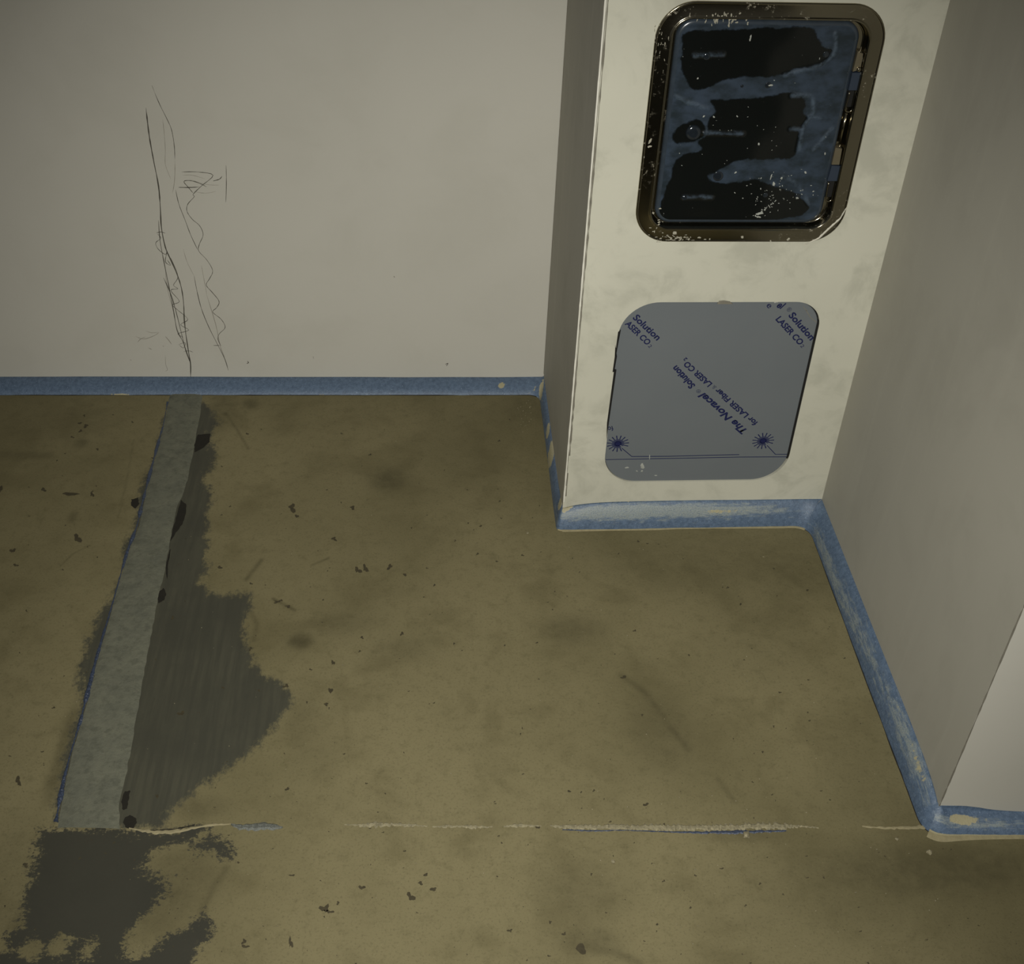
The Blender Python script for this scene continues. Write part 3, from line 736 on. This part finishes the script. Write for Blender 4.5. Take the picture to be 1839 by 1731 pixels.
for ln in ([(1250,640),(1262,740),(1228,800),(1190,860),(1160,1000)], [(1230,780),(1310,790)], [(1110,860),(1190,868)], [(1405,230),(1400,350),(1320,430),(1210,468),(1070,508)],
           [(1380,860),(1330,920),(1260,1000)], [(1060,1180),(1160,1240),(1230,1360)], [(1120,640),(1240,640)], [(340,640),(440,690),(560,730)], [(470,372),(560,375),(660,372)], [(540,885),(660,890),(790,892)], [(400,1312),(500,1306),(585,1312)]):  # last three lines paint pale highlights along the ribs
    stk = np.minimum(stk, sdist(uvp, Z(ln, False), False))
zz = -.0052 + .0004 * np.sin(uvp[:, 0] * 60) * np.sin(uvp[:, 1] * 45)
zz = zz + .0009 * np.exp(-(stk / .003) ** 2)
edge_d = np.minimum.reduce([uvp[:, 0] - FC[0], FC[2] - uvp[:, 0], uvp[:, 1] - FC[1], FC[3] - uvp[:, 1]])
zz = np.where(edge_d < .004, -.0050, zz)
# ribs and dimples pressed into the film
def rib(u0, v0, u1, v1, wd, hgt):
    global zz
    d = sdist(uvp, [(u0, v0), (u1, v1)], False); zz = zz + hgt * np.exp(-(d / wd) ** 2)
def U(x, y): return wl(2, x, y)
for (x0, y0, x1, y1, wd, hg) in ((1252, 103, 1300, 99, .0022, .0016), (1262, 241, 1334, 243, .0022, .0018), (1228, 355, 1278, 358, .0020, .0014)):
    a = U(x0, y0); b = U(x1, y1); rib(a[0], a[1], b[0], b[1], wd, hg)
V3 = [wp(2, a, b, z_) for (a, b), z_ in zip(uvp, zz)]
vid = np.arange((NU + 1) * (NVv + 1)).reshape(NVv + 1, NU + 1)
fq = np.stack([vid[:-1, :-1], vid[:-1, 1:], vid[1:, 1:], vid[1:, :-1]], -1).reshape(-1, 4)
door = pm('door', V3, [tuple(map(int, q)) for q in fq], M_door, ap, True); door['label'] = 'door under wrinkled blue film, dark reflection painted in'
set_attr(door, 'clear', cl); set_attr(door, 'streak', stk)
loops_mesh('door_rim', [(0, -.0122), (0, -.0085), (.0012, -.0064), (.0034, -.0052), (.0062, -.0050)], DR, DRR, M_rim, door)
def disc(name, uv, r, dep, hgt, mat, parent, n=20):
    vs, fs = [], []
    prof = [(1, 0), (1, .5), (.85, .85), (.5, 1.), (.18, .9)]
    for k, (f_, h_) in enumerate(prof):
        for j in range(n):
            a = 2 * math.pi * j / n; vs.append(wp(2, uv[0] + r * f_ * math.cos(a), uv[1] + r * f_ * math.sin(a), dep + hgt * h_))
        if k: fs += [((k - 1) * n + j, (k - 1) * n + (j + 1) % n, k * n + (j + 1) % n, k * n + j) for j in range(n)]
    fs.append(tuple((len(prof) - 1) * n + j for j in range(n)))
    return pm(name, vs, fs, mat, parent, True)
M_dk = simple('dark_film_over_steel', lin(34, 40, 46), .12, .3, .1, 60, .9)
disc('lock', U(1246, 240), .0115, -.0052, .0050, M_dk, door, 28)
disc('latch_screw', U(1270, 103), .0055, -.0052, .0030, M_dk, door)
disc('latch_screw', U(1230, 357), .0045, -.0052, .0028, M_dk, door)
for x, y, r in ((1485, 100, .006), (1291, 319, .010), (1434, 355, .006), (1376, 353, .005), (1381, 155, .006), (1334, 157, .003)):
    disc('rivet', U(x, y), r * .8, -.0054, .0010, M_dk, door)
# hinge side: two hinges, each a plate, a film-covered leaf and a slotted ear
M_plate = simple('bare_steel_plate', lin(120, 112, 92), .35, .6, .08, 60, .6)
M_leaf = simple('blue_film_leaf', lin(40, 49, 62), .4, 0, .1, 60, .5)
def wbox(name, q, d0, d1, mat, parent):
    """a small block on the panel: four photo points (clockwise from top left), depth range"""
    c = [U(*p_) for p_ in q]; b = .0006
    vs = [wp(2, *p_, d0) for p_ in c]; ce = np.mean(c, 0)
    vs += [wp(2, *p_, d1 - b) for p_ in c] + [wp(2, *(np.array(p_) + (ce - p_) / np.linalg.norm(ce - p_) * b), d1) for p_ in c]
    fs = [(8, 9, 10, 11)]
    for k in range(2):
        for j in range(4): fs.append((4 * k + j, 4 * k + (j + 1) % 4, 4 * k + 4 + (j + 1) % 4, 4 * k + 4 + j))
    return pm(name, vs, [f_[::-1] for f_ in fs], mat, parent)
def tube(name, pts, r, dep, mat, parent, n=8):
    vs, fs = [], []
    for k, p_ in enumerate(pts):
        q0 = pts[max(0, k - 1)]; q1 = pts[min(len(pts) - 1, k + 1)]; L = math.dist(q0, q1) or 1
        nn_ = (-(q1[1] - q0[1]) / L, (q1[0] - q0[0]) / L)
        for j in range(n):
            a = 2 * math.pi * j / n
            vs.append(wp(2, p_[0] + nn_[0] * r * math.cos(a), p_[1] + nn_[1] * r * math.cos(a), dep + r * math.sin(a)))
        if k: fs += [((k - 1) * n + j, (k - 1) * n + (j + 1) % n, k * n + (j + 1) % n, k * n + j) for j in range(n)]
    fs += [tuple(range(n))[::-1], tuple((len(pts) - 1) * n + j for j in range(n))]
    return pm(name, vs, fs, mat, parent, True)
for (plate, leaf, slot) in (
    ([(1541,94),(1551,97),(1546,126),(1532,130)], [(1531,131),(1547,131),(1542,163),(1524,163)], [(1527,166),(1541,166),(1532,196),(1519,196)]),
    ([(1501,266),(1513,268),(1508,297),(1494,297)], [(1494,298),(1509,299),(1504,326),(1486,326)], [(1489,329),(1503,329),(1495,358),(1484,358)])):
    h0 = wbox('hinge_plate', plate, -.012, -.0015, M_plate, ap)
    wbox('hinge_leaf', leaf, -.012, -.0008, M_leaf, ap)
    q = [np.array(U(*p_)) for p_ in slot]
    wbox('hinge_slot', slot, -.012, -.0075, M_black, ap)
    arc = [q[1] + (q[2] - q[1]) * k / 6 for k in range(7)]
    cc = (q[2] + q[3]) / 2; rr_ = np.linalg.norm(q[2] - q[3]) / 2
    arc += [cc + rr_ * np.array([math.cos(-a), math.sin(-a)]) for a in np.linspace(.15, math.pi - .15, 9)]
    arc += [q[3] + (q[0] - q[3]) * k / 6 for k in range(7)]
    tube('hinge_ear', [tuple(a) for a in arc], .0013, -.0030, M_steel, ap)
tube('hinge_rod', [U(1523, 203), U(1510, 262)], .0022, -.0065, M_steel, ap)
disc('hinge_rivet', U(1543, 125), .0035, -.0015, .0035, M_steel, ap)
# dried plaster splashes on the frame and the door
def wall_blobs(name, items, mat, parent, fn):
    vs, fs = [], []
    for x, y, rx, ry, dep in items:
        n = 10; b0 = len(vs); u, v = U(x, y); vs.append(wp(2, u, v, dep + .0005)); ph = random.random() * 6
        for k in range(n):
            a = 2 * math.pi * k / n; r = 1 + .35 * math.sin(2 * a + ph) + random.uniform(-.25, .25)
            vs.append(wp(2, u + rx * .00095 * r * math.cos(a), v + ry * .00087 * r * math.sin(a), dep))
        fs += [(b0, b0 + 1 + k, b0 + 1 + (k + 1) % n) for k in range(n)]
    o = fn(name, vs, fs, mat, parent) if fn is pm else mesh(name, vs, fs, mat, parent); o['kind'] = 'stuff'; return o
ii = [(1332,424,3,2,.0032),(1415,428,3,2.5,.0032),(1255,425,2.5,2,.0032),(1167,252,2,6,.0028),(1166,262,3,2,.0028),(1156,281,1.2,1.5,.0028),(1211,417,5,2.5,.0034),(1383,431,2,1.5,.0032)]
ii += [(random.gauss(1215, 22), random.gauss(427, 3.2), random.uniform(.8, 3), random.uniform(.6, 1.5), .0029) for _ in range(46)]
ii += [(random.gauss(1178, 6), random.gauss(405, 12), random.uniform(.8, 2), random.uniform(.8, 2.5), .0029) for _ in range(16)]
ii += [(random.gauss(1300, 22), random.gauss(32, 6), random.uniform(.6, 1.8), random.uniform(1.5, 4), .0029) for _ in range(40)]
ii += [(random.gauss(1187, 6), random.gauss(75, 18), random.uniform(.5, 1.), random.uniform(.8, 3), .0027) for _ in range(26)]
wall_blobs('plaster_splash', ii, simple('dry_plaster_dust', lin(150, 146, 130), .8, 0, .25, 200), fr, pm)
ii = [(1365,386,5,3,-.0044),(1364,392,3,2,-.0044),(1391,333,3,2.5,-.0044),(1448,312,2,2,-.0044),(1322,312,2,1.5,-.0044),(1483,278,1.2,2.5,-.0044),(1254,143,1.8,1.2,-.0044),
      (1283,212,1.6,1.6,-.0044),(1265,211,1.5,1.8,-.0044),(1325,211,1.2,1.6,-.0044),(1364,261,1.2,3,-.0044),(1386,320,.9,6,-.0044),(1405,322,1.2,3,-.0044),(1462,346,2,1.2,-.0044),(1433,358,3,1.5,-.0044),
      (1385,155,3,2,-.0040),(1349,70,1.6,4,-.0044)]
ii += [(random.gauss(1392, 30), random.gauss(352, 18), random.uniform(.4, 1.3), random.uniform(.4, 1.5), -.0044) for _ in range(60)]
ii += [(1392 - t * 36 + random.uniform(-2, 2), 365 + t * 26 + random.uniform(-2, 2), random.uniform(.5, 1.5), random.uniform(.5, 1.4), -.0044) for t in np.linspace(0, 1, 24)]
ii += [(random.uniform(1260, 1400), random.uniform(190, 300), .7, .7, -.0044) for _ in range(16)]
wall_blobs('plaster_fleck', ii, M_white, door, pm)
# plaster crust around the frame's lower corners
vs, fs = [], []
def crust(path, wd):
    b0 = len(vs); pts = resamp([U(*q) for q in path], 40)
    for k, p_ in enumerate(pts):
        q0, q1 = pts[max(0, k - 1)], pts[min(39, k + 1)]; t = (q1 - q0) / (np.linalg.norm(q1 - q0) + 1e-9); nn_ = np.array([-t[1], t[0]])
        e = wd * math.sin(math.pi * (k + .5) / 40) ** .5 * random.uniform(.6, 1.1)
        for f_, d_ in ((-1, .0001), (-.3, .0042), (.4, .0046), (1, .0030)): vs.append(wp(2, *(p_ + nn_ * e * f_), d_))
        if k: fs.extend([(b0 + 4 * (k - 1) + j, b0 + 4 * (k - 1) + j + 1, b0 + 4 * k + j + 1, b0 + 4 * k + j) for j in range(3)])
crust([(1446,437),(1470,426),(1490,407),(1508,391),(1520,370)][::1], .0024)
mesh('plaster_crust', vs, fs, simple('rough_white_plaster', lin(196, 192, 178), .8, 0, .1, 120, .3, .001), bpy.data.objects['wall_pillar'])
fs[:] = fs

# ------------------------------------------------------------------ lower panel under printed film
lp = bpy.data.objects.new('cover_panel', None); COL.objects.link(lp)
thing(lp, 'lower grey-blue cover panel under printed protective film', 'access panel')
lp.location = wp(2, (LO[0] + LO[2]) / 2, LO[1], -.003); bpy.context.view_layer.update(); LPI = lp.matrix_world.inverted()
def lm(name, verts, faces, mat, parent, smooth=False):
    m = bpy.data.meshes.new(name); m.from_pydata([tuple(LPI @ Vector(v)) for v in verts], [], faces); m.update()
    if smooth: m.shade_smooth()
    o = bpy.data.objects.new(name, m); COL.objects.link(o); m.materials.append(mat); o.parent = parent; return o
def slab(name, outline, d_back, d_front, mat, parent, bev=.0008):
    n = len(outline); c = np.mean(outline, 0); vs = [wp(2, a, b, d_back) for a, b in outline] + [wp(2, a, b, d_front - bev) for a, b in outline]
    for a, b in outline:
        e = c - (a, b); e = e / np.linalg.norm(e) * bev; vs.append(wp(2, a + e[0], b + e[1], d_front))
    fs = [tuple(range(2 * n, 3 * n)), tuple(range(n))[::-1]]
    for k in range(2):
        for j in range(n): fs.append((k * n + j, k * n + (j + 1) % n, (k + 1) * n + (j + 1) % n, (k + 1) * n + j))
    return lm(name, vs, fs, mat, parent)
# the sheet sits 3 mm back in the opening, tight on the left, with a dark gap on the right
sheet = slab('film_sheet', rrect(LO[0] + .0003, LO[1] + .0005, LO[2] - .0026, LO[3] - .0005, lo_r, 14), -.0060, -.0022, M_film, lp)
rb = rrect(LO[0] - .004, LO[1] - .004, LO[2] + .004, LO[3] + .004, .06, 10)
bx = rrect(LO[0] - .0005, LO[1] - .0005, LO[2] + .0005, LO[3] + .0005, lo_r, 12)
slab('backing', rrect(LO[0], LO[1], LO[2], LO[3], lo_r, 14), -.030, -.0064, M_black, lp)
slab('gap_shade', [(LO[2] - .0040, LO[1] + .05), (LO[2] + .0001, LO[1] + .05), (LO[2] + .0001, LO[3] - .035), (LO[2] - .0040, LO[3] - .040)], -.0062, -.0012, M_black, lp, .0001)  # black strip painting the shade of the open gap over its reveal
SD = -.0020
def lw(x, y): return np.array(wl(2, x, y))
# small tab above the top edge and chipped shadow gaps at the left
def flat(name, pts, dep, mat, parent, fn):
    vs = [wp(2, a, b, dep) for a, b in pts]
    ar = sum(pts[k][0] * pts[(k + 1) % len(pts)][1] - pts[(k + 1) % len(pts)][0] * pts[k][1] for k in range(len(pts)))
    f_ = tuple(range(len(pts)));  f_ = f_ if ar > 0 else f_[::-1]
    return fn(name, vs, [f_], mat, parent)
slab('tab', [tuple(lw(*q)) for q in [(1288,546),(1316,546),(1311,541),(1300,539),(1291,540)][::-1]][::-1], -.002, .0006, M_caulk, lp)
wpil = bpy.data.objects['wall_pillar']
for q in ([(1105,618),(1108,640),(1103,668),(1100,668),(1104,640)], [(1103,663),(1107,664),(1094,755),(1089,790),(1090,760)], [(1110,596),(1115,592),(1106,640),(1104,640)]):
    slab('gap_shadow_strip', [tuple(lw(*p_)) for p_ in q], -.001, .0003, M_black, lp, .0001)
# printed lines
def line2(name, pts, wpx, mat, parent):
    vs, fs = [], []; pp = [lw(*q) for q in pts]
    for k, p_ in enumerate(pp):
        q0, q1 = pp[max(0, k - 1)], pp[min(len(pp) - 1, k + 1)]; t = (q1 - q0) / (np.linalg.norm(q1 - q0) + 1e-9); nn_ = np.array([-t[1], t[0]]) * wpx * .00046
        vs += [wp(2, *(p_ + nn_), SD), wp(2, *(p_ - nn_), SD)]
        if k: fs.append((2 * k - 2, 2 * k - 1, 2 * k + 1, 2 * k))
    return lm(name, vs, fs, mat, parent)
line2('printed_line', [(1088,826.5),(1200,824.5),(1330,822),(1414,821.5)], 1.6, M_ink, sheet)
line2('printed_line', [(1117,806),(1135,821),(1200,820.5),(1328,817.5)], 1.7, M_ink, sheet)
line2('printed_line', [(1378,801),(1393,817),(1414,817)], 1.6, M_ink, sheet)
def burst(x, y):
    c = lw(x, y); vs, fs = [], []
    sx = .00096; sy = .00112
    def addtri(pts):
        b0 = len(vs); vs.extend(wp(2, c[0] + a * sx, c[1] + b * sy, SD) for a, b in pts)
        ar = sum(pts[k][0] * pts[(k + 1) % len(pts)][1] - pts[(k + 1) % len(pts)][0] * pts[k][1] for k in range(len(pts)))
        ids = tuple(range(b0, b0 + len(pts))); fs.append(ids if ar > 0 else ids[::-1])
    addtri([(6.2 * math.cos(a), 5.2 * math.sin(a)) for a in np.linspace(0, 2 * math.pi, 18)[:-1]])
    for k in range(30):
        a = 2 * math.pi * k / 30 + .1; long_ = k % 2 == 0; r1 = 21 if long_ else 12; r0 = 5
        w_ = 1.15 if long_ else .8
        if abs(((a + math.pi * .22 + math.pi) % (2 * math.pi)) - math.pi) < .15: continue
        d_ = np.array([math.cos(a), math.sin(a)]); n_ = np.array([-d_[1], d_[0]]); cc_ = .78
        e = lambda r, s_, ww: tuple((d_ * r + n_ * s_ * ww) * (1, cc_))
        addtri([e(r0, -1, w_ * .6), e(r1, -1, w_), e(r1, 1, w_), e(r0, 1, w_ * .6)])
    return lm('printed_sunburst', vs, fs, M_ink, sheet)
burst(1110, 798); burst(1371, 793)
dg = bpy.context.evaluated_depsgraph_get
def text(s_, p0, p1, height_px_ref, mat, name='printed_text', shear=0., bold=.0, keep=None):
    """lettering whose baseline runs from photo point p0 to p1 on the film"""
    cu = bpy.data.curves.new('t', 'FONT'); cu.body = s_; cu.size = 1; cu.shear = shear; cu.offset = bold; cu.resolution_u = 3
    to = bpy.data.objects.new('t', cu); COL.objects.link(to); bpy.context.view_layer.update()
    me = bpy.data.meshes.new_from_object(to.evaluated_get(dg())); bpy.data.objects.remove(to)
    co = np.array([v.co[:] for v in me.vertices]); x0, x1 = co[:, 0].min(), co[:, 0].max()
    a, b = lw(*p0), lw(*p1); ex = (b - a); L_ = np.linalg.norm(ex); ex = ex / L_; ey = np.array([-ex[1], ex[0]])
    sc = L_ / (x1 - x0); sy = height_px_ref
    bmx = bmesh.new(); bmx.from_mesh(me)
    for v in bmx.verts:
        p_ = a + ex * (v.co.x - x0) * sc + ey * v.co.y * sy; v.co = LPI @ Vector(wp(2, p_[0], p_[1], SD - .00002))
    if keep is not None:      # what lies off the film is cut away
        de = [f_ for f_ in bmx.faces if not keep(f_.calc_center_median())]
        bmesh.ops.delete(bmx, geom=de, context='FACES')
    bmesh.ops.recalc_face_normals(bmx, faces=bmx.faces)
    me2 = bpy.data.meshes.new(name); bmx.to_mesh(me2); bmx.free(); bpy.data.meshes.remove(me); bpy.data.curves.remove(cu)
    me2.materials.append(mat); o = bpy.data.objects.new(name, me2); COL.objects.link(o); o.parent = sheet; return o
text('The Novacel', (1343, 774), (1263, 704.5), .0188, M_ink, bold=.036, shear=.22)
text('®', (1260.5, 704), (1255, 699), .010, M_ink)
text('Solution', (1249.5, 693.5), (1215, 657), .0168, M_ink, bold=.038)
text('for LASER Fiber', (1362, 760), (1290.5, 697.5), .0150, M_ink, bold=.032)
text('&', (1288, 696), (1283, 692), .011, M_inkp, bold=.0)
text('LASER CO', (1280, 690), (1235, 649.5), .0150, M_ink, bold=.032)
text('2', (1235.5, 646), (1232, 642.5), .009, M_ink, bold=.032)
text('Solution', (1136, 572.5), (1180, 613), .0165, M_ink, bold=.028)
text('ASER CO', (1122, 583), (1162, 621.5), .0150, M_ink, bold=.028)
text('2', (1163.5, 623), (1167, 626.5), .009, M_ink)
text('el', (1394.5, 552), (1405, 557), .0180, M_ink, bold=.030, shear=.25)
text('®', (1412, 558), (1418, 562), .011, M_ink)
text('Solution', (1416, 568), (1456, 613), .0165, M_ink, bold=.032)
text('LASER CO', (1393, 575), (1436, 621.5), .0150, M_ink, bold=.032)
text('2', (1437, 622.5), (1440.5, 626.5), .009, M_ink)
text('e', (1376, 550), (1381, 555.5), .0150, M_ink, bold=.01)
text('fo', (1100.5, 766), (1090.8, 768.5), .0150, M_ink, bold=.012)
# rubbed white marks and fine scratches low on the film
ii = [(1154,838,4,5,SD),(1154,841,3,2,SD),(1126,841,5,1.4,SD),(1144,847,2,1.2,SD),(1153,847,2.4,1.4,SD),(1178,855,2.5,1.2,SD),(1167,822,1.2,4,SD),(1394,543.8,3,1.4,SD)]
vs, fs = [], []
for x, y, rx, ry, dep in ii:
    n = 12; b0 = len(vs); u, v = lw(x, y); vs.append(wp(2, u, v, dep + .0002)); ph = random.random() * 6
    for k in range(n):
        a = 2 * math.pi * k / n; r = 1 + .3 * math.sin(2 * a + ph) + random.uniform(-.25, .25)
        vs.append(wp(2, u + rx * .00095 * r * math.cos(a), v + ry * .00112 * r * math.sin(a), dep))
    fs += [(b0, b0 + 1 + k, b0 + 1 + (k + 1) % n) for k in range(n)]
o = lm('plaster_mark', vs, fs, M_white, sheet); o['kind'] = 'stuff'
for q in ([(1448,558),(1456,571),(1467,580)], [(1443,552),(1450,560)], [(1110,692),(1140,690)], [(1112,738),(1135,736)]):
    line2('crease', q, 1.3, M_caulk if q[0][0] > 1400 else M_film, sheet)
